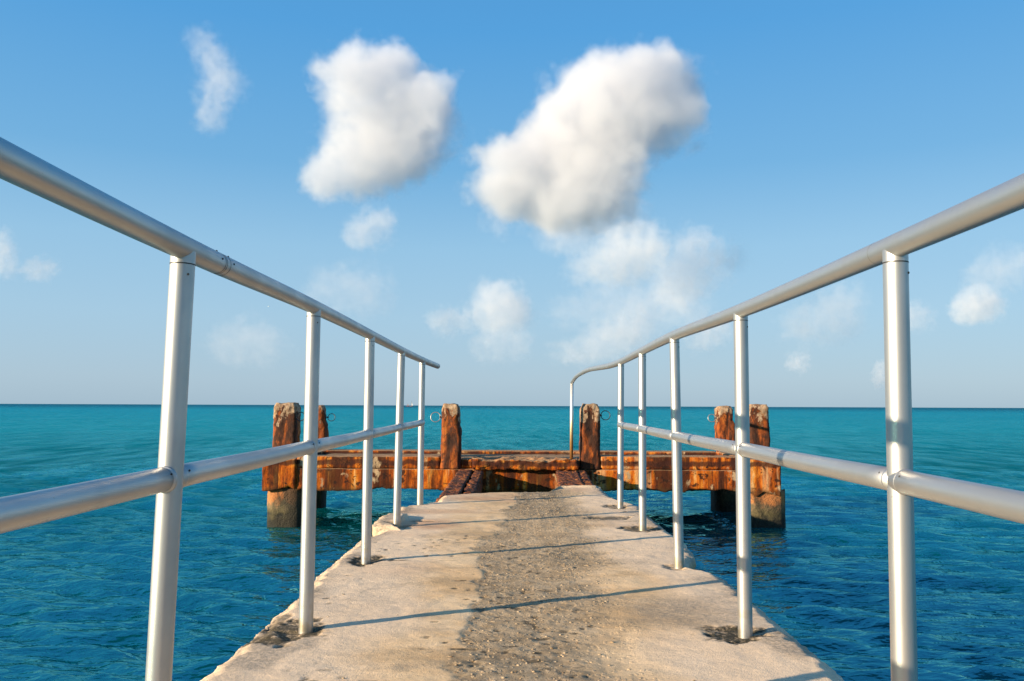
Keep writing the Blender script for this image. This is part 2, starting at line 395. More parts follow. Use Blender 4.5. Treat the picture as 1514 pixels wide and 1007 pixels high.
def m_sea():
    M, nt = mat('sea water'); t = NT(nt); p = t.pos()
    flat = t.mapping(p, (1, 1, 0))
    ln = t.n('VectorMath', operation='LENGTH'); t.l(flat, ln.inputs[0]); dist = ln.outputs['Value']
    lg = t.math('LOGARITHM', dist, 10.0)
    # water over deep bottom by the jetty, a pale sand shelf further out, the deep again beyond
    patch = t.noise(t.mapping(p, (.35, 1, 1)), .035, 4, .6); patch2 = t.noise(t.mapping(p, (.5, 1, 1)), .25, 4, .6)
    k = t.math('ADD', lg, t.math('MULTIPLY', t.math('SUBTRACT', patch, .5), .35))
    k = t.math('ADD', k, t.math('MULTIPLY', t.math('SUBTRACT', patch2, .5), .22))
    sx = t.n('SeparateXYZ'); t.l(p, sx.inputs[0])
    col = t.ramp(t.rng(k, 0, 4, smooth=False), [(.10, SEA[0]), (.25, SEA[1]), (.36, SEA[2]), (.46, SEA[3]), (.62, SEA[4]), (.74, SEA[5])])
    w1 = t.noise(t.mapping(p, (.42, 1, 1)), 3.2, 4, .55, .15); w2 = t.noise(t.mapping(p, (.45, 1, 1)), 11, 3, .55, .1)
    mid = t.noise(t.mapping(p, (.8, 1, 1)), .95, 4, .6, .5); far = t.noise(t.mapping(p, (.6, 1, 1)), .2, 6, .62, .4)
    rg1 = t.math('SUBTRACT', 1.0, t.math('ABSOLUTE', t.math('MULTIPLY_ADD', w1, 4.0, -2.0)))
    w3 = t.noise(t.mapping(p, (.42, 1, 1), (7, 3, 0)), 6.2, 3, .55, .15); rg2 = t.math('SUBTRACT', 1.0, t.math('ABSOLUTE', t.math('MULTIPLY_ADD', w3, 4.0, -2.0)))
    h = t.math('ADD', t.math('MULTIPLY', rg1, .020), t.math('MULTIPLY', rg2, .011))
    h = t.math('ADD', h, t.math('MULTIPLY', w2, .010))
    h = t.math('ADD', h, t.math('ADD', t.math('MULTIPLY', mid, t.rng(dist, 8, 40, .02, .20)), t.math('ADD', t.math('MULTIPLY', far, t.rng(dist, 35, 140, 0, .9)), t.math('MULTIPLY', t.noise(t.mapping(p, (1.3, .28, 1)), 1.0, 4, .6, .3), t.rng(dist, 14, 50, 0, .75)))))
    nrm = t.bump(h, 1.0, 1.0)
    dif = t.n('BsdfDiffuse'); t.l(col, dif.inputs['Color']); t.l(nrm, dif.inputs['Normal'])
    # light that enters the water spreads out below the surface before it comes back
    sss = t.n('SubsurfaceScattering', falloff='BURLEY'); t.l(col, sss.inputs['Color']); sss.inputs['Scale'].default_value = 4.0; sss.inputs['Radius'].default_value = (1, 1, 1)
    body = t.n('MixShader'); body.inputs[0].default_value = .78; t.l(dif.outputs[0], body.inputs[1]); t.l(sss.outputs[0], body.inputs[2])
    gl = t.n('BsdfGlossy'); gl.inputs['Color'].default_value = (.26, .86, .84, 1); gl.inputs['Roughness'].default_value = .03; t.l(nrm, gl.inputs['Normal'])
    fr = t.n('Fresnel'); fr.inputs['IOR'].default_value = 1.333; t.l(nrm, fr.inputs['Normal'])
    # unresolved wavelets face the eye: the mean mirror strength of a ruffled sea levels off
    fac = t.math('MULTIPLY', t.math('SUBTRACT', 1.0, t.math('POWER', 2.718, t.math('MULTIPLY', fr.outputs[0], -2.4))), .46)
    fac = t.math('MULTIPLY', fac, t.rng(dist, 8, 60, 1.0, .58))
    # patches of finer and coarser ruffling further out, each mirroring more or less of the sky
    ruf = t.noise(t.mapping(p, (1.3, .30, 1)), 1.0, 5, .68, .3); ruf2 = t.noise(t.mapping(p, (.12, .05, 1)), 1.0, 4, .6)
    ruf = t.math('ADD', t.rng(ruf, .33, .67, .25, 1.55), t.rng(ruf2, .3, .7, -.3, .3))
    fac = t.math('MULTIPLY', fac, t.math('ADD', 1.0, t.math('MULTIPLY', t.math('SUBTRACT', ruf, 1.0), t.rng(dist, 8, 30, .15, 1.0))))
    ms = t.n('MixShader'); t.l(fac, ms.inputs[0]); t.l(body.outputs[0], ms.inputs[1]); t.l(gl.outputs[0], ms.inputs[2])
    o = t.n('OutputMaterial'); t.l(ms.outputs[0], o.inputs['Surface']); return M
SEA = [(.000, .042, .050), (.000, .054, .066), (.000, .125, .155), (.008, .25, .31), (.003, .24, .335), (.000, .08, .16)]

ALU = m_aluminium(); WORN = m_rail_worn(); SEAM = m_dark('dark joint gap', (.025, .023, .02)); DECK = m_deck()
RCON = m_rusty_concrete(); RCON2 = m_rusty_concrete('crumbled rusty concrete', .36); POST = m_post(); PILE = m_pile(); RUST = m_rust_steel()
WIRE = m_dark('weathered grey iron', (.05, .055, .06), .5, .6); GALV = m_dark('pale galvanised iron', (.34, .32, .29), .4, .7)

# ------------------------------------------------------------------ sea
WZ = -0.95
def build_sea():
    ang = np.concatenate([np.arange(-52, 52, .22), np.arange(52, 308, 4.0)]) * math.pi / 180
    rs = [0.6]
    while rs[-1] < 26: rs.append(rs[-1] * 1.0062)
    while rs[-1] < 150: rs.append(rs[-1] * 1.0105)
    while rs[-1] < 60000: rs.append(rs[-1] * 1.14)
    rs = np.array(rs); nr, na = len(rs), len(ang)
    rr, aa = np.meshgrid(rs, ang, indexing='ij')
    X = (rr * np.sin(aa)).ravel(); Y = (rr * np.cos(aa)).ravel(); Z = np.zeros_like(X)
    cell = (rr * np.where(rr < 26, .0062, .0105)).ravel()
    rg = np.random.RandomState(3)
    # choppy wavelets running towards the jetty, each faded out where the sheet is too coarse to carry it
    ph0 = fbm(np.stack([X * .12, Y * .12, X * 0], 1), 3, 4) * 1.8
    for i in range(80):
        lam = .13 * (1.1 / .13) ** (rg.rand() ** .9); th = R(262) + rg.randn() * R(20)
        amp = .0150 * lam * (.6 + .8 * rg.rand())
        kx, ky = math.cos(th), math.sin(th)
        ph = (X * kx + Y * ky) * 2 * math.pi / lam + rg.rand() * 6.28 + ph0 * (.5 + rg.rand())
        wv = 1.6 * np.exp(1.3 * (np.sin(ph) - 1)) - .6
        gate = .55 + .45 * np.sin(X * .9 / lam ** .5 * rg.uniform(-.6, .6) + Y * .9 / lam ** .5 * rg.uniform(-.6, .6) + rg.rand() * 6.28)
        Z += amp * wv * gate * np.clip(lam / (cell * 2.5) - 1, 0, 1)
    Z += WZ
    V = np.stack([X, Y, Z], 1); V = np.vstack([V, [[0, 0, WZ]]])
    i, j = np.meshgrid(np.arange(nr - 1), np.arange(na), indexing='ij'); j2 = (j + 1) % na
    F = np.stack([i * na + j, i * na + j2, (i + 1) * na + j2, (i + 1) * na + j], -1).reshape(-1, 4)[:, ::-1]
    me = bpy.data.meshes.new('sea')
    me.vertices.add(len(V)); me.vertices.foreach_set('co', V.ravel())
    T = np.stack([np.arange(na), (np.arange(na) + 1) % na, np.full(na, nr * na)], 1)
    nl = F.size + T.size
    me.loops.add(nl); me.loops.foreach_set('vertex_index', np.concatenate([F.ravel(), T.ravel()]).astype(np.int32))
    npoly = len(F) + len(T); me.polygons.add(npoly)
    st = np.concatenate([np.arange(len(F)) * 4, len(F) * 4 + np.arange(len(T)) * 3]); me.polygons.foreach_set('loop_start', st.astype(np.int32))
    me.update(calc_edges=True); me.validate()
    o = link('sea', me, m_sea()); o['kind'] = 'structure'; o['label'] = 'rippled turquoise sea reaching to the horizon'
    return o
build_sea()

# ------------------------------------------------------------------ walkway
LED = [(-2.6, -.90), (0, -.89), (1.2, -.885), (2.381, -.871), (2.685, -.870), (2.924, -.870), (3.438, -.866), (3.799, -.887), (4.441, -.884), (4.914, -.883), (5.124, -.817), (5.18, -.804), (5.22, -.86), (5.30, -.892), (5.781, -.892), (6.227, -.856), (6.73, -.892), (6.84, -.86), (7.085, -.698), (7.2, -.627)]
RED = [(-2.6, .92), (0, .92), (2.415, .919), (3.036, .920), (3.745, .919), (3.87, .918), (4.0, .888), (4.10, .800), (4.242, .849), (4.40, .90), (4.516, .914), (4.827, .938), (5.13, .925), (5.598, .92), (6.063, .913), (6.823, .932), (7.054, .916), (7.112, .80), (7.5, .78), (8.03, .78)]
END = [(-.95, 6.80), (-.892, 6.86), (-.70, 7.10), (-.62, 7.20), (-.212, 7.47), (.076, 7.56), (.279, 7.60), (.40, 7.98), (.78, 8.03), (.80, 7.6), (.90, 7.08), (1.0, 7.05)]
POSTS_L = [(-.694, .44), (-.691, 1.675), (-.707, 2.928), (-.726, 4.178), (-.745, 5.354), (-.735, 6.553)]
POSTS_R = [(.742, .46), (.747, 1.697), (.757, 2.892), (.766, 4.098), (.773, 5.319), (.776, 6.485)]
TH = .135
walk = thing('concrete_walkway', 'narrow worn concrete walkway with ragged edges running out over the sea', 'walkway', (0, 2.5, -TH))

def build_deck():
    nu, nv = 210, 980
    u = np.linspace(0, 1, nu)
    v = np.concatenate([np.linspace(-2.5, 1.9, 90, endpoint=False), np.linspace(1.9, 8.05, nv - 90)])
    le = np.array(LED); re = np.array(RED); en = np.array(END)
    xl = np.interp(v, le[:, 0], le[:, 1]) + .009 * n1(v * 9, 3, 4) + .006 * n1(v * 40, 4, 2)
    xr = np.interp(v, re[:, 0], re[:, 1]) + .010 * n1(v * 9, 13, 4) + .007 * n1(v * 40, 14, 2)
    X = xl[:, None] * (1 - u)[None, :] + xr[:, None] * u[None, :]
    Y = np.repeat(v[:, None], nu, 1)
    ye = np.interp(X, en[:, 0], en[:, 1]) + (.02 * n1(X.ravel() * 9, 23, 4) + .012 * n1(X.ravel() * 35, 24, 2)).reshape(X.shape)
    # last metre and a half is squeezed against the broken end
    v0 = 6.2; k = np.clip((Y - v0) / (8.05 - v0), 0, 1)
    Y = np.where(Y > v0, v0 + k * (ye - v0), Y)
    x, y = X.ravel(), Y.ravel(); P = np.stack([x, y, x * 0], 1)
    # wear track down the middle
    cx = np.interp(y, [-2, 1.5, 2.4, 3, 4, 5, 6, 7.5], [.05, .05, .06, .10, .12, .16, .20, .22]); hw = np.interp(y, [0, 2.4, 3, 4, 5, 6, 7.5], [.22, .24, .26, .29, .31, .29, .24])
    e = (x - cx) / hw + .42 * fbm(P * np.array([2.6, 1.9, 1]), 4, 31) + .15 * fbm(P * 11, 3, 33)
    wear = sstep(-1.06, -.95, e) * (1 - sstep(.45, 1.5, e + .45 * fbm(P * 5, 4, 35)))
    wear *= np.clip(.80 + .8 * fbm(P * np.array([1.6, 1.1, 1]), 4, 32), 0, 1)
    skin = sstep(-1.06, -.99, e) * (1 - sstep(.85, 1.3, e))
    h = .0035 * fbm(P * 2.2, 3, 41) + .0024 * fbm(P * 14, 4, 42) - .004 * skin * np.clip(.7 + fbm(P * 3, 3, 43), 0, 1)
    h += wear * (.0030 * fbm(P * 38, 2, 44) + .0022 * np.maximum(0, vnoise(P * 62, 45)))
    # stains and shallow broken pockets round the post feet
    stain = np.zeros_like(x); grime = np.zeros_like(x)
    for i, (px, py) in enumerate(POSTS_L + POSTS_R):
        sgn = -1 if px < 0 else 1
        sx_, sy_ = [(.10, .12), (.12, .13), (.125, .15), (.085, .17), (.09, .10), (.05, .05), (.1, .1), (.1, .1), (.13, .13), (.05, .08), (.12, .15), (.10, .16)][i]
        ox = [0, 0, -.045, 0, .03, -.02, 0, 0, -.035, -.03, -.01, -.02][i]
        d = np.sqrt(((x - px - ox) / sx_) ** 2 + ((y - py + .01) / sy_) ** 2) + .62 * fbm(P * 9, 5, 50 + i) + .28 * fbm(P * 33, 3, 70 + i)
        s = 1 - sstep(.78, 1.0, d)
        stain = np.maximum(stain, s * [1, 1, .95, 1, .55, .7, 1, 1, 1, .5, .9, .8][i])
        h -= .010 * (1 - sstep(.5, 1.0, d))
    # extra dark hole beside fifth right post, dark break by second left post
    for (qx, qy, a, b, s0) in [(.66, 5.86, .17, .10, .8), (-.79, 2.84, .10, .14, .85), (-.84, 3.05, .04, .14, .7), (-.60, 5.62, .10, .04, .6), (-.80, 6.42, .05, .04, .6)]:
        d = np.sqrt(((x - qx) / a) ** 2 + ((y - qy) / b) ** 2) + .55 * fbm(P * 10, 4, 90) + .2 * fbm(P * 35, 3, 91)
        s = (1 - sstep(.7, .98, d)) * s0; stain = np.maximum(stain, s); h -= .008 * s
    # small dark pits
    pit = sstep(.66, .74, vnoise(P * np.array([31, 31, 1]), 95)) * sstep(.15, .4, fbm(P * 2.3, 2, 96)); stain = np.maximum(stain, pit * .85); h -= .002 * pit
    hole = sstep(.56, .70, vnoise(P * np.array([52, 52, 1]) + 7.7, 94)) * sstep(-.15, .2, fbm(P * 5, 3, 93)) * wear; stain = np.maximum(stain, hole * .8); h -= .005 * hole
    # grime along the ragged edges
    U = np.repeat(u[None, :], len(v), 0).ravel(); edge = np.minimum((x - xl.repeat(nu)), (xr.repeat(nu) - x))
    grime = (1 - sstep(.0, .15, edge + .13 * fbm(P * 6, 5, 97))) * np.clip(.5 + 1.1 * fbm(P * np.array([3, 1.6, 1]), 4, 98), 0, 1)
    grime = np.maximum(grime, .6 * (1 - sstep(.45, 1, np.sqrt(((x + .78) / .16) ** 2 + ((y - 2.72) / .26) ** 2) + .9 * fbm(P * 8, 5, 99))))
    grime = np.maximum(grime, .75 * (1 - sstep(.55, 1, np.sqrt(((x - .86) / .10) ** 2 + ((y - 2.78) / .24) ** 2) + .5 * fbm(P * 7, 4, 100))))
    grime = np.maximum(grime, .65 * sstep(.15, .5, fbm(P * np.array([1.6, 2.2, 1]), 5, 101)) * sstep(.25, .5, x - cx + .3))
    h -= .016 * (1 - sstep(0, .045, edge + .02 * fbm(P * 18, 3, 102)))
    crack = np.abs(fbm(P * np.array([1.1, 2.0, 1]), 4, 104)); cr = .5 * (1 - sstep(.002, .009, crack)) * (1 - sstep(-.5, -.35, x)) * sstep(3.0, 3.4, y)
    stain = np.maximum(stain, cr * .6); h -= .001 * cr
    rust = np.clip(sstep(.15, .6, fbm(P * np.array([1.4, 2.6, 1]), 4, 103)), 0, 1) * sstep(4.2, 6.5, y) * .7
    for (qx, qy, a, b, s0) in [(-.55, 5.45, .3, .35, .9), (-.25, 7.0, .45, .3, .9), (.55, 7.75, .25, .3, .7), (-.5, 4.0, .25, .25, .3)]:
        rust = np.maximum(rust, s0 * (1 - sstep(.2, 1, np.sqrt(((x - qx) / a) ** 2 + ((y - qy) / b) ** 2) + .4 * fbm(P * 4, 3, 105))))
    pale = sstep(.28, .62, np.abs(x - .06) + .28 * fbm(P * np.array([2.2, 1.6, 1]), 4, 120))
    # broken raised lip by the fourth left post
    lip = sstep(5.19, 5.23, y) * (1 - sstep(5.75, 5.95, y)) * (1 - sstep(.125, .14, (x - xl.repeat(nu)) + .05 * fbm(P * 9, 4, 106)))
    h += .032 * lip
    h += .018 * (1 - sstep(0, .05, np.interp(x, en[:, 0], en[:, 1]) - y)) * sstep(.28, .42, x) * (1 - sstep(.75, .9, x))
    nT = len(x)
    V = np.stack([x, y, h], 1)
    # side walls: left, right, both ends; three rows down to the underside
    per = [(r_, 0) for r_ in range(len(v))] + [(len(v) - 1, c_) for c_ in range(1, nu)] + [(r_, nu - 1) for r_ in range(len(v) - 2, -1, -1)] + [(0, c_) for c_ in range(nu - 2, 0, -1)]
    pid = np.array([r_ * nu + c_ for r_, c_ in per]); npz = len(pid)
    pv = V[pid]; inw = np.stack([-np.sign(pv[:, 0]), np.where(pv[:, 1] > 6.6, -.8, 0), pv[:, 0] * 0], 1)
    rows = []
    for q, (dz, ins) in enumerate([(.04, -.004), (.085, .012), (TH, .03)]):
        Q = pv.copy(); Q[:, 2] = np.minimum(pv[:, 2], 0) - dz
        Q[:, :2] += inw[:, :2] * (ins + .016 * fbm(np.stack([pv[:, 0] * 7, pv[:, 1] * 7, pv[:, 2] * 0 + dz * 30], 1), 3, 107))[:, None]
        rows.append(Q)
    V = np.vstack([V] + rows)
    r_, c_ = np.meshgrid(np.arange(len(v) - 1), np.arange(nu - 1), indexing='ij')
    F = np.stack([r_ * nu + c_, r_ * nu + c_ + 1, (r_ + 1) * nu + c_ + 1, (r_ + 1) * nu + c_], -1).reshape(-1, 4)
    a = np.arange(npz); b = (a + 1) % npz; S = []
    chain = [pid, nT + a, nT + npz + a, nT + 2 * npz + a]
    for q in range(3): S.append(np.stack([chain[q][a], chain[q][b], chain[q + 1][b], chain[q + 1][a]], 1))
    # underside
    nvv = len(v); li = nT + 2 * npz + np.arange(nvv); ri = nT + 2 * npz + (nvv + nu - 2) + np.arange(nvv)[::-1]
    B = np.stack([li[:-1], li[1:], ri[1:], ri[:-1]], 1)
    F = np.vstack([F] + S + [B])
    V = V - np.array([0, 2.5, -TH])
    me = bpy.data.meshes.new('deck'); me.vertices.add(len(V)); me.vertices.foreach_set('co', V.ravel())
    me.loops.add(F.size); me.loops.foreach_set('vertex_index', F.ravel().astype(np.int32)); me.polygons.add(len(F))
    me.polygons.foreach_set('loop_start', (np.arange(len(F)) * 4).astype(np.int32)); me.update(calc_edges=True)
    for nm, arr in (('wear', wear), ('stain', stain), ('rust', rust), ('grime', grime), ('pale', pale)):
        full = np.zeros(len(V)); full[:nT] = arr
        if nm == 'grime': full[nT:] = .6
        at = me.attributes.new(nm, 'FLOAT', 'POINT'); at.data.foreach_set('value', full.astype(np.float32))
    o = link('deck', me, DECK, walk)
    return x.reshape(len(v), nu), y.reshape(len(v), nu), h.reshape(len(v), nu), wear.reshape(len(v), nu)
dx_, dy_, dh_, dw_ = build_deck()

# loose and half bedded pebbles of the worn track
def pebbles():
    rg = np.random.RandomState(11); mb = MB()
    n = 0
    while n < 1900:
        i = int(90 + (rg.rand() ** 1.5) * 860); j = rg.randint(20, 190)
        if rg.rand() > dw_[i, j] ** 2 + .006: continue
        n += 1
        s = .0016 + .0036 * rg.rand() ** 2.4
        c = (dx_[i, j] + rg.randn() * .004, dy_[i, j] + rg.randn() * .004, dh_[i, j] + s * .05)
        k0 = len(mb.V); sphere(mb, (0, 0, 0), s, 6, 4, (1 + .5 * rg.rand(), 1 + .5 * rg.rand(), .65))
        an = rg.rand() * 6.28; ca, sa = math.cos(an), math.sin(an)
        for q in range(k0, len(mb.V)):
            x, y, z = mb.V[q]; jt = 1 + .3 * (random.random() - .5)
            mb.V[q] = (c[0] + (x * ca - y * sa) * jt, c[1] + (x * sa + y * ca) * jt, c[2] + z)
    M, nt = mat('bare aggregate'); t = NT(nt); p = t.pos()
    a = t.voro(p, 45, out='Color'); sp = t.n('SeparateColor'); t.l(a, sp.inputs[0])
    col = t.ramp(sp.outputs[0], [(0, (.16, .10, .05)), (.4, (.30, .21, .12)), (.75, (.44, .33, .21)), (1, (.22, .17, .12))])
    t.out(col, .85, 0, t.bump(t.noise(p, 300, 3), .4, .002), .3)
    o = mb.build('pebbles', M); o['kind'] = 'stuff'; o['label'] = 'bare pebbles in the worn middle of the concrete walkway'; o['category'] = 'pebbles'
pebbles()

# ------------------------------------------------------------------ steel stringers carrying the walkway and bridging the gap
def stringer(name, label, xa0, xa1, xb0, xb1, dx_near, seed):
    o = thing(name, label, 'steel beam', ((xa0 + xb1) / 2, 12, -.45), 'rusted beams bridging the gap')
    def strip(x0, x1, z0, z1, nm, sd, y0=6.9, amp=.010, res=.03):
        V, F = rough_box(x0, x1, y0, 11.985, z0, z1, res, .004, .03, amp, sd, freq=9)
        k = np.clip((12 - V[:, 1]) / 5, 0, 1); V[:, 0] += dx_near * k
        mb = MB(); mb.add(V, F); return mb.build(nm, RUST, o)
    strip(xa0, xa1, -.175, -.137, 'top_flange', seed, 6.9, .024, .022)
    strip(xb0, xb1, -.20, -.150, 'side_flange', seed + 1, 8.2, .034, .022)
    strip((xa0 + xa1) / 2 - .015, (xa0 + xa1) / 2 + .015, -.40, -.166, 'web', seed + 2)
    strip(xb1 - .03, xb1, -.40, -.192, 'inner_plate' if xa0 < 0 else 'outer_plate', seed + 4, 7.0)
    strip(xa0, xb1 - .032, -.43, -.402, 'bottom_flange', seed + 3, 7.0, .006)
    return o
stringer('rusted_beam', 'dark rusted beam with an open groove between walkway end and rusty wall, under the post with a pale streak', -.80, -.62, -.585, -.475, .06, 200)
stringer('rusted_beam', 'wide flaking rusted beam between walkway end and rusty wall, beside the lone thin pole', .545, .83, .845, .945, -.16, 220)

# ------------------------------------------------------------------ jetty head
FY = 12.0
head = thing('jetty_head', 'rust streaked concrete platform on stout piles standing across the end of the walkway', 'jetty', (0, 13.2, WZ))
def block(nm, mtl, *a, par=head, **k):
    V, F = rough_box(*a, **k); mb = MB(); mb.add(V, F); return mb.build(nm, mtl, par)
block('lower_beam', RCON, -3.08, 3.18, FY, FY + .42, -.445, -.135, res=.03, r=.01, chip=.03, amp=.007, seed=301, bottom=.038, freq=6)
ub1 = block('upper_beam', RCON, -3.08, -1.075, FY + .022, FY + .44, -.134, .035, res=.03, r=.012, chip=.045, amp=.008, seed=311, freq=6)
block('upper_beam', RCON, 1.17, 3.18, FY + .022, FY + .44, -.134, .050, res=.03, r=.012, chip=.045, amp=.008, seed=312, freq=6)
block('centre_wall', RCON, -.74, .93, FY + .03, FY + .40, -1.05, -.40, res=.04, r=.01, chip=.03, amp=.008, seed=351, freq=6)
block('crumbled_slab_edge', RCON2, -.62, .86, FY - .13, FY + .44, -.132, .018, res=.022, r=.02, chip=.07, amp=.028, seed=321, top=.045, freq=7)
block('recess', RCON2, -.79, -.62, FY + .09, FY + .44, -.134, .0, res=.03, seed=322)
block('recess', RCON2, .86, .895, FY + .09, FY + .44, -.134, .0, res=.03, seed=323)
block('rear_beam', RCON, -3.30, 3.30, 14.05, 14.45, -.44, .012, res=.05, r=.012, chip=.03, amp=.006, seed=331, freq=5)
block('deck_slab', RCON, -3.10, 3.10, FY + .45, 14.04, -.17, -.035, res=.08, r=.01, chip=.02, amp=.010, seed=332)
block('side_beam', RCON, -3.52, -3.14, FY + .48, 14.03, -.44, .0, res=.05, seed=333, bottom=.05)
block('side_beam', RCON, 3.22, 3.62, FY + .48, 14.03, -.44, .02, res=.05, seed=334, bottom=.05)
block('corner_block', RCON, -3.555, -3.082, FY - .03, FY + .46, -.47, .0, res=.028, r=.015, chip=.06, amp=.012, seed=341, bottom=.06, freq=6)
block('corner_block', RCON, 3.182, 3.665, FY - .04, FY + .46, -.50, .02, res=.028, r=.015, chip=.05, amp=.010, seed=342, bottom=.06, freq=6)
block('corner_block', RCON, 3.33, 3.70, 14.0, 14.42, -.42, .06, res=.05, r=.015, chip=.04, amp=.008, seed=343)
block('corner_block', RCON, -3.66, -3.32, 14.0, 14.42, -.42, .02, res=.05, r=.015, chip=.04, amp=.008, seed=344)

def jacket(cx, cy, r, z1, seed, par):
    seg, nz = 48, 24; V = []; F = []
    for i in range(nz + 1):
        z = -1.9 + (z1 + 1.9) * i / nz
        for k in range(seg):
            a = 2 * math.pi * k / seg
            # rounded square plan
            q = (abs(math.cos(a)) ** 3.4 + abs(math.sin(a)) ** 3.4) ** (-1 / 3.4)
            V.append((math.cos(a) * r * q, math.sin(a) * r * q, z))
    V = np.array(V); n = fbm(V * 5, 4, seed); rad = 1 + .035 * n + .018 * fbm(V * 16, 3, seed + 1)
    V[:, 0] *= rad; V[:, 1] *= rad
    V[-seg:, 2] += .05 * fbm(V[-seg:] * 6, 2, seed + 2)
    V += np.array([cx, cy, 0])
    for i in range(nz):
        for k in range(seg):
            l = (k + 1) % seg; F.append((i * seg + k, i * seg + l, (i + 1) * seg + l, (i + 1) * seg + k))
    F.append(tuple(nz * seg + k for k in range(seg))); F.append(tuple(range(seg - 1, -1, -1)))
    mb = MB(); mb.add(V, F); return mb.build('pile', PILE, par)
jacket(-3.255, FY + .29, .27, -.40, 401, head)
jacket(3.47, FY + .29, .305, -.43, 402, head)
jacket(-3.44, 14.25, .27, -.43, 403, head)
jacket(3.53, 14.25, .31, -.43, 404, head)

# two bents under the walkway itself
for yb in (.8, 4.7):
    block('cross_beam', RCON, -.80, .80, yb - .14, yb + .14, -.42, -.140, par=walk, res=.05, r=.01, chip=.03, amp=.004, seed=int(370 + yb), bottom=.03)
    for sx in (-.52, .52): jacket(sx, yb, .13, -.41, int(410 + yb * 3 + sx * 4), walk)

# ------------------------------------------------------------------ mooring posts
def mooring_post(label, cx, cy, wx, wy, z0, z1, ring, ringmat, seed, notch=0.0, lean=0.0, chamfer=.05):
    o = thing('mooring_post', label, 'mooring post', (cx, cy, z0), 'mooring posts on the jetty head')
    res = .018
    V, F = box_grid(-wx / 2, wx / 2, -wy / 2, wy / 2, 0, z1 - z0, res)
    h = np.array([wx / 2, wy / 2])
    W = V + np.array([cx, cy, z0])
    hh = (V[:, 2] / (z1 - z0))
    rr = np.minimum(chamfer + .03 * fbm(W * 6, 3, seed), h.min() * .9)[:, None]
    core = np.clip(V[:, :2], -(h - rr), h - rr); d = V[:, :2] - core; L = np.linalg.norm(d, axis=1, keepdims=True); L[L == 0] = 1
    V[:, :2] = core + d / L * np.minimum(L, rr)
    sc_ = 1 - .17 * sstep(.90, 1.0, hh) ** 1.5 - .05 * hh
    n = fbm(W * 5, 4, seed + 3); n2 = fbm(W * 17, 3, seed + 4)
    sc_ = sc_ * (1 + .10 * n + .035 * n2 - .08 * sstep(.18, .4, fbm(W * np.array([7, 7, 3.5]), 3, seed + 8)))
    V[:, :2] *= sc_[:, None]
    V[:, 2] += np.where(hh > .97, .02 * fbm(W * 9, 3, seed + 5) - .35 * np.abs(V[:, :2]).max(1) ** 2, 0)
    if notch:   # spalled corner
        s = sstep(.02, .10, V[:, 0] * np.sign(notch) + .07 * fbm(W * 6, 3, seed + 7)) * sstep(.55, .7, hh)
        V[:, 0] -= np.sign(notch) * s * abs(notch)
    V[:, 0] += lean * V[:, 2]
    mb = MB(); mb.add(V + np.array([cx, cy, z0]), F); mb.build('shaft', POST, o)
    # iron ring on a staple
    rx, rz, rad = ring; sg = 1 if rx > cx else -1; y = cy - wy * .25
    mb = MB(); tube(mb, [(rx + rad * math.cos(2 * math.pi * k / 28), y + .015 * math.sin(2 * math.pi * k / 28), rz + rad * math.sin(2 * math.pi * k / 28)) for k in range(28)], .0062, 8, closed=True)
    rg = mb.build('mooring_ring', ringmat, o)
    mb = MB(); tube(mb, [(cx + sg * wx * .30, y, rz + .005), (rx - sg * (rad - .004), y, rz)], .010, 8); sphere(mb, (rx - sg * rad, y, rz), .016, 8, 6)
    mb.build('ring_bolt', WIRE, o)
    return o
mooring_post('tall chipped mooring post at the near left corner with a dark ring beside it', -3.285, FY + .22, .34, .32, .0, .775, (-3.072, .587, .060), WIRE, 501, .0, .0)
mooring_post('mooring post at the far left corner with its right half eaten away', -3.30, 14.25, .30, .30, .01, .745, (-3.075, .548, .060), WIRE, 502, .03)
mooring_post('rusty mooring post with a pale streak down one edge and a bright ring hanging left', -.930, FY + .15, .285, .30, -.13, .775, (-1.150, .588, .068), GALV, 503, .02)
mooring_post('square rusty mooring post beside the lone thin pole, with a dark ring on its right', 1.028, FY + .15, .285, .30, -.13, .78, (1.245, .622, .064), WIRE, 504)
mooring_post('mooring post at the far right corner, with a notched side and a ring hanging left', 3.437, 14.22, .30, .30, .06, .76, (3.21, .563, .062), GALV, 505, .03)
mooring_post('mooring post at the near right corner with a pale chamfered head', 3.405, FY + .22, .31, .32, .02, .785, (3.44, .56, .05), WIRE, 506)

# ------------------------------------------------------------------ railings
PR = .0242
TOP_L = [(-.665, 1.675, 1.061), (-.704, 2.928, 1.088), (-.725, 4.178, 1.096), (-.729, 5.354, 1.094), (-.731, 6.553, 1.098)]
MID_L = [(-.680, 1.675, .606), (-.707, 2.928, .607), (-.723, 4.178, .609), (-.737, 5.354, .613), (-.728, 6.553, .620)]
TOP_R = [(.757, 1.697, 1.072), (.759, 2.892, 1.075), (.755, 4.098, 1.090), (.779, 5.319, 1.094), (.788, 6.485, 1.088)]
MID_R = [(.751, 1.697, .606), (.758, 2.892, .608), (.757, 4.098, .609), (.769, 5.319, .612), (.779, 6.485, .611)]

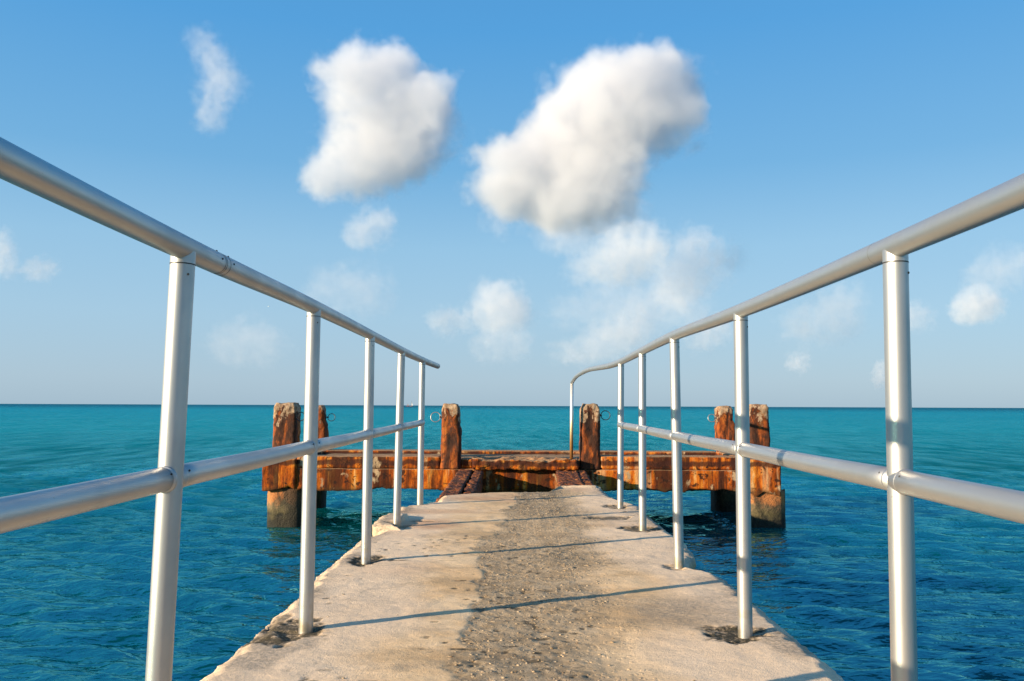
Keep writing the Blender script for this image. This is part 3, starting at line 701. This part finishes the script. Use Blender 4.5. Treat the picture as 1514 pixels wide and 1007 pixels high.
def railing(label, posts, tops, mids, near, sleeve_at, tail):
    o = thing('handrail', label, 'handrail', (posts[1][0], 1.7, 0), 'handrails along the walkway')
    sg = -1 if posts[0][0] < 0 else 1
    tp0 = near[0]; md0 = near[1]
    T = [near[2], tp0] + tops; Md = [near[3], md0] + mids
    mb = MB(); tube(mb, catmull(T, 6) if tail is None else catmull(T, 6), PR, 28)
    if tail is not None and len(tail) == 1:
        mb = MB(); tube(mb, catmull(T + tail, 6), PR, 28)
    if tail is not None and len(tail) > 1:
        mb = MB(); tube(mb, catmull(T + tail, 8), PR, 28)
    top = mb.build('top_rail', ALU, o)
    P_ = [(posts[0][0], posts[0][1])] + posts[1:]
    full_t = [tp0] + tops; full_m = [md0] + mids
    for i, ((bx, by), tp, md) in enumerate(zip(P_, full_t, full_m)):
        mb = MB(); b = Vector((bx, by, -.03)); a = Vector(tp) - Vector((0, 0, PR * .3))
        m_ = Vector(md); m_ = b.lerp(a, (m_.z - b.z) / (a.z - b.z))
        tube(mb, [b, m_, a], PR * .985, 28, cap=False); post = mb.build('post', ALU, o)
        ax = (a - b).normalized()
        mb = MB()
        q = a - ax * (PR * .92 + .004); tube(mb, [q - ax * .0012, q + ax * .0012], PR * 1.004, 28, cap=False)
        sphere(mb, q - ax * .022 + Vector((PR * .75, -PR * .64, 0)), .0026, 8, 5)
        mb.build('post_seam', SEAM, post)
        # flared caps where the middle rail meets the post
        for s in (-1, 1):
            nb = i + s
            if nb < 0 or nb >= len(full_m): 
                if nb < 0: nbp = Vector(near[3])
                else: continue
            else: nbp = Vector(full_m[nb])
            dv = (nbp - m_).normalized(); mb = MB()
            tube(mb, [m_ + dv * (PR * .55), m_ + dv * (PR * 1.05), m_ + dv * (PR * 1.18), m_ + dv * (PR * 1.25)], [PR * .80, PR * 1.06, PR * 1.06, PR * .98], 28)
            collar = mb.build('rail_collar', ALU, o)
            mb = MB(); sphere(mb, m_ + dv * (PR * 1.9) + Vector((-sg * PR * .86, 0, PR * .5)), .0024, 8, 5); mb.build('rivet', SEAM, collar)
    Mp = [Vector(near[3]), Vector(md0)] + [Vector(q) for q in mids]
    for i in range(len(Mp) - 1):
        mb = MB(); a, b = Mp[i], Mp[i + 1]; c = (a + b) / 2 - Vector((0, 0, .002)); tube(mb, catmull([a, c, b], 4), PR * .97, 28); mb.build('middle_rail', ALU, o)
    # sleeve joints of the top rail
    path = [Vector(p) for p in catmull(T, 24)]
    for (y, kind) in sleeve_at:
        j = min(range(1, len(path)), key=lambda k: abs(path[k].y - y)); p = path[j - 1].lerp(path[j], (y - path[j - 1].y) / (path[j].y - path[j - 1].y)); d = (path[j] - path[j - 1]).normalized()
        offs = (-.022, -.012, .012) if kind == 3 else (0,)
        mb = MB()
        for q in offs: tube(mb, [p + d * (q - .0014), p + d * (q + .0014)], PR * 1.012, 28, cap=False)
        if kind == 3:
            for q in (-.045, .035):
                for s in (.55, -.4): sphere(mb, p + d * q + Vector((-sg * PR * math.cos(s + .6), 0, PR * math.sin(s + .6))), .0024, 8, 5)
        mb.build('joint_seam', SEAM if kind == 3 else GALV, top)
    return o
nearL = [(-.678, .44, 1.075), (-.680, .44, .604), (-.682, -1.2, 1.075), (-.682, -1.2, .604)]
nearR = [(.745, .46, 1.072), (.745, .46, .602), (.742, -1.2, 1.072), (.742, -1.2, .602)]
railing('straight aluminium handrail on the left, ending in a short free stub before the rusty platform', POSTS_L, TOP_L, MID_L, nearL, [(1.885, 3)], [(-.735, 7.86, 1.112)])
ra = railing('aluminium handrail on the right, its far end bent and held by a lone thin pole', POSTS_R, TOP_R, MID_R, nearR, [(1.775, 1)],
             [(.778, 7.25, 1.092), (.776, 8.3, 1.120), (.775, 9.3, 1.144), (.774, 10.3, 1.146), (.772, 11.22, 1.132), (.765, 11.95, 1.078)])
mb = MB(); tube(mb, [(.757, 11.97, -.03), (.760, 11.96, .5), (.765, 11.95, 1.085)], .0235, 20); pl = mb.build('end_pole', WORN, ra); pl['label'] = 'thin pole rusted orange at its foot'

# ------------------------------------------------------------------ far away: two sailing boats and a gull
def boat(name, label, x, y, hl, mast, hullc, sailc, cat):
    o = thing(name, label, cat, (x, y, WZ), 'boats on the horizon')
    mb = MB(); V = []; F = []
    prof = [(-.5, .22), (-.3, .30), (0, .33), (.3, .24), (.5, .02)]
    for px, wv in prof: V += [(x + px * hl, y - wv * hl * .5, WZ + .9), (x + px * hl * .92, y - wv * hl * .25, WZ - .2), (x + px * hl * .92, y + wv * hl * .25, WZ - .2), (x + px * hl, y + wv * hl * .5, WZ + .9)]
    for i in range(4):
        for k in range(3): F.append((i * 4 + k, (i + 1) * 4 + k, (i + 1) * 4 + k + 1, i * 4 + k + 1))
        F.append((i * 4 + 3, (i + 1) * 4 + 3, (i + 1) * 4, i * 4))
    F.append((0, 1, 2, 3)); F.append((19, 18, 17, 16)); mb.add(V, F); mb.build('hull', m_dark('hull paint ' + name, hullc, .5), o, False)
    mb = MB(); tube(mb, [(x, y, WZ + .6), (x, y, WZ + mast)], .16, 8); mb.build('mast', m_dark('mast ' + name, (.25, .22, .2)), o)
    mb = MB(); a = []
    for i in range(7):
        tt = i / 6; wdt = (1 - tt) * hl * .42
        for s in (0, 1): a += [(x + .2 + s * wdt, y + .25 * math.sin(tt * 3) * s + .04, WZ + 1.6 + (mast - 1.8) * tt), (x + .2 + s * wdt, y + .25 * math.sin(tt * 3) * s - .04, WZ + 1.6 + (mast - 1.8) * tt)]
    fs = []
    for i in range(6):
        b = i * 4; fs += [(b, b + 2, b + 6, b + 4), (b + 1, b + 5, b + 7, b + 3), (b + 2, b + 3, b + 7, b + 6), (b, b + 4, b + 5, b + 1)]
    mb.add(a, fs); mb.build('sail', m_dark('sailcloth ' + name, sailc, .8), o, False)
boat('sailing_boat', 'taller of the two tiny sailing boats on the horizon, with a pale sail', -173.3, 1400, 6.0, 8.6, (.25, .12, .10), (.62, .60, .58), 'sailing boat')
boat('sailing_boat', 'shorter of the two tiny sailing boats on the horizon, with a reddish hull', -179.4, 1400, 5.0, 4.6, (.30, .09, .08), (.42, .28, .26), 'sailing boat')

def gull():
    c = Vector((-88.2, 300, 35.5)); o = thing('seagull', 'tiny white seagull gliding in the blue sky above the left handrail', 'seagull', c)
    Mw = m_dark('white feathers', (.55, .55, .55), .7)
    mb = MB(); tube(mb, [c + Vector((-.30, 0, -.02)), c + Vector((-.18, 0, .0)), c + Vector((.05, 0, .01)), c + Vector((.22, 0, .03)), c + Vector((.33, 0, .02)), c + Vector((.40, 0, .0))], [.02, .07, .10, .075, .05, .01], 10); mb.build('body', Mw, o)
    for s in (-1, 1):
        pts = [(.06, 0, .03, .15), (.10, .30, .16, .15), (.02, .62, .14, .11), (-.12, .92, .06, .03)]
        V = []; F = []
        for (px, py, pz, ch) in pts:
            for dx, dz in ((ch / 2, 0), (0, .018), (-ch, 0), (0, -.008)): V.append(c + Vector((px + dx, s * py * .75, pz + dz)))
        for i in range(3):
            for k in range(4): F.append((i * 4 + k, i * 4 + (k + 1) % 4, (i + 1) * 4 + (k + 1) % 4, (i + 1) * 4 + k))
        F.append((12, 13, 14, 15)); mb = MB(); mb.add(V, F); mb.build('wing', Mw, o)
gull()

# ------------------------------------------------------------------ clouds: separate bodies of vapour kilometres out over the sea
# each: (label, distance m, optical depth, edge raggedness, [(azimuth deg, elevation deg, angular radius deg) of its billows])
CLOUDS = [
    ('largest bright cumulus cloud in the sky, a fat diagonal heap right of centre', 2600, 3.9, .62, [(-1.43,15.29,2.14), (0.88,15.21,2.59), (3.88,15.71,3.46), (4.90,18.91,3.15), (4.36,21.65,1.30), (6.88,19.49,3.26), (9.16,20.01,2.85), (10.73,19.31,2.15), (7.81,21.52,1.37), (10.08,21.49,1.02), (3.65,13.72,2.15), (1.11,13.6,1.79), (-1.0,13.75,1.5), (5.75,14.6,2.65), (-0.97,16.39,1.33), (1.57,17.25,1.77), (11.62,19.04,1.20), (2.27,19.38,1.05)]),
    ('second largest white cumulus cloud, a tall heap left of centre', 2700, 3.1, .65, [(-10.24,21.86,1.88), (-12.24,20.90,1.79), (-8.08,21.08,1.81), (-9.51,19.13,3.04), (-7.21,18.18,2.63), (-8.10,16.65,2.20), (-11.70,16.04,2.27), (-12.78,14.82,1.48), (-9.44,15.51,1.76), (-5.39,19.09,1.22), (-4.76,21.12,0.95), (-13.68,21.20,0.85), (-5.9,20.5,1.2), (-5.3,20.1,1.0), (-6.32,19.90,1.65)]),
    ('thin torn upright cloud high on the left of the two big cumulus clouds', 2800, 1.05, .5, [(-21.03,22.29,0.97), (-20.25,21.23,1.23), (-19.37,20.07,1.24), (-20.17,18.85,1.16), (-20.33,17.63,0.83)]),
    ('small lone cloud puff just below the tall left cumulus', 3200, 1.3, .7, [(-9.92,11.69,1.42), (-8.85,12.39,0.89), (-10.94,11.30,0.80)]),
    ('bright cloud with a peaked top hanging under the largest cumulus', 2300, 1.7, .65, [(7.95,10.25,1.79), (6.37,9.70,1.80), (8.95,11.12,1.07), (4.33,9.19,1.26), (9.52,9.95,1.16)]),
    ('faint grey veil of cloud trailing directly beneath the largest cumulus', 3300, 1.3, .9, [(5.25,12.39,2.06), (7.52,12.65,1.60), (2.96,11.98,1.53), (-1.41,12.20,0.99)]),
    ('ragged half transparent cloud above the bend of the right handrail', 3600, 1.25, .85, [(13.03,9.40,1.58), (11.60,10.59,1.32), (14.46,9.70,1.05), (10.83,8.72,1.60), (10.60,7.39,1.60)]),
    ('low pale cloud between the two handrails, left of the middle of the gap', 4200, 1.5, .7, [(-0.78,6.94,1.63), (-1.15,6.12,1.45), (0.22,6.26,1.00), (-2.07,7.25,1.18)]),
    ('low cloud puff just right of the tip of the left handrail', 4500, 1.3, .7, [(-4.78,5.55,1.09), (-3.42,5.88,0.91), (-5.47,5.85,0.72)]),
    ('low cloud bank just above the bent end of the right handrail', 5200, 1.1, .8, [(5.58,4.54,1.17), (7.02,4.53,1.53), (4.31,3.64,1.09), (8.14,5.64,1.35), (2.96,3.64,0.91)]),
    ('low bright cloud cut by the top rail between third and second right posts', 5000, 1.4, .7, [(12.32,4.92,1.33), (13.40,5.12,0.97)]),
    ('long flat cloud seen under the right top rail beside the nearest post', 2900, 0.85, .85, [(19.47,5.46,1.71), (18.03,5.24,1.21), (21.07,5.66,1.18), (21.70,7.03,1.01), (20.30,6.88,0.85)]),
    ('compact bright cloud puff right of the nearest right post', 2300, 2.0, .6, [(28.28,6.25,1.12), (28.97,6.05,0.87), (27.77,5.80,0.72)]),
    ('cloud cut off by the left edge of the view, above the railing gap', 4300, 1.4, .65, [(-31.78,8.72,1.08), (-31.31,7.98,0.78), (-31.64,9.39,0.70)]),
    ('small cloud scrap between the left edge and the nearest left post', 4300, 0.9, .7, [(-29.44,7.94,0.79), (-30.07,7.78,0.55), (-28.88,8.03,0.48)]),
    ('tiny cloud fleck low in the sky between the two nearest right posts', 6500, 1.1, .7, [(18.27,2.87,0.69), (17.77,2.75,0.48)]),
    ('small upright cloud tuft near the horizon just left of the nearest right post', 6500, 1.0, .7, [(23.00,2.09,0.54), (22.98,1.54,0.46), (23.06,2.59,0.37)]),
    ('small dim cloud touching the right side of the nearest right post', 5200, 0.8, .75, [(25.29,5.50,0.90), (24.54,5.66,0.74)]),
    ('faint low cloud smear beneath the pale cloud between the handrails', 5600, 0.75, .9, [(-1.14,4.44,1.54), (0.23,4.31,1.09), (-2.27,4.30,1.00)]),
    ('faint cloud veil above the compact puff at the right edge', 2500, 0.65, .9, [(29.67,8.06,1.34), (30.70,8.29,1.32), (28.62,7.86,0.87)]),
    ('faint low cloud smear between first and second left posts', 5600, 0.5, .9, [(-17.67,4.13,1.65), (-16.20,4.08,1.31), (-19.10,4.01,1.20)]),
    ('thin cloud streak above the left top rail between second and third posts', 4200, 0.55, .9, [(-11.53,7.74,1.78), (-9.76,7.57,1.61), (-13.28,7.55,1.15)]),
    ('broad faint cloud veil between the peaked cloud and the bent end of the right handrail', 5000, 0.7, .9, [(8.8, 7.5, 2.0), (5.4, 7.1, 1.8), (11.3, 6.6, 1.7), (7.9, 5.5, 1.7), (3.2, 6.2, 1.2)]),
]
import bmesh
def make_cloud(idx, label, dist, tau, rag, blobs):
    P = []
    rg = random.Random(100 + idx)
    for az, el, ra in blobs:
        d = dist * (1 + rg.uniform(-.035, .035)); a, e = R(az), R(el)
        P.append((Vector((math.sin(a) * math.cos(e), math.cos(a) * math.cos(e), math.sin(e))) * d, math.tan(R(ra)) * d * (1.16 if tau > 2.5 else 1.28)))
    c = sum((p for p, r in P), Vector()) / len(P)
    rm = max(r for p, r in P)
    # outer skin of the cloud: union of its billows
    mb = MB()
    for p, r in P: sphere(mb, p - c, r * 1.5 + rm * rag * .36, 20, 12)
    me = mesh('cloud', mb.V, mb.F)
    o = bpy.data.objects.new('cloud', me); COL.objects.link(o); o.location = c
    rem = o.modifiers.new('skin', 'REMESH'); rem.mode = 'VOXEL'; rem.voxel_size = rm * .16
    o['label'] = label; o['category'] = 'cloud'; o['group'] = 'clouds over the sea'
    M, nt = mat('cloud vapour'); t = NT(nt)
    v = t.n('TexCoord').outputs['Object']
    # billow shapes, warped by turbulence
    s1 = 1.0 / (rm * .85)
    nz = t.n('TexNoise'); t.l(v, nz.inputs['Vector']); nz.inputs['Scale'].default_value = s1; nz.inputs['Detail'].default_value = 4; nz.inputs['Roughness'].default_value = .58
    off = t.n('VectorMath', operation='SUBTRACT'); t.l(nz.outputs['Color'], off.inputs[0]); off.inputs[1].default_value = (.5, .5, .5)
    mul = t.n('VectorMath', operation='MULTIPLY_ADD'); t.l(off.outputs[0], mul.inputs[0]); k = rm * rag * 1.25; mul.inputs[1].default_value = (k, k, k); t.l(v, mul.inputs[2])
    vv = mul.outputs[0]; acc = None
    for p, r in P:
        ds = t.n('VectorMath', operation='DISTANCE'); t.l(vv, ds.inputs[0]); ds.inputs[1].default_value = tuple(p - c)
        f = t.rng(ds.outputs['Value'], r * 1.5, 0.0, 0, 1)
        acc = f if acc is None else t.math('ADD', acc, f)
    acc = t.math('SUBTRACT', 1.0, t.math('POWER', 2.718, t.math('MULTIPLY', acc, -1.25)))
    det = t.noise(v, s1 * 2.3, 8, .62)
    q = t.math('ADD', acc, t.math('MULTIPLY', t.math('SUBTRACT', det, .5), 1.0 + .8 * rag))
    soft = .68 if tau > 2.2 else 1.2
    dens = t.math('MULTIPLY', t.math('MULTIPLY', t.rng(q, .30, .30 + soft * .8), t.rng(acc, 0.02, .22)), tau / (rm * 1.35))
    vol = t.n('VolumePrincipled'); vol.inputs['Color'].default_value = (.89, .89, .905, 1); vol.inputs['Anisotropy'].default_value = .15 if tau > 3.0 else -.05
    t.l(dens, vol.inputs['Density'])
    out = t.n('OutputMaterial'); t.l(vol.outputs[0], out.inputs['Volume'])
    M.cycles.volume_step_rate = 1.0
    me.materials.append(M)
    return o
for i, a in enumerate(CLOUDS): make_cloud(i, *a)
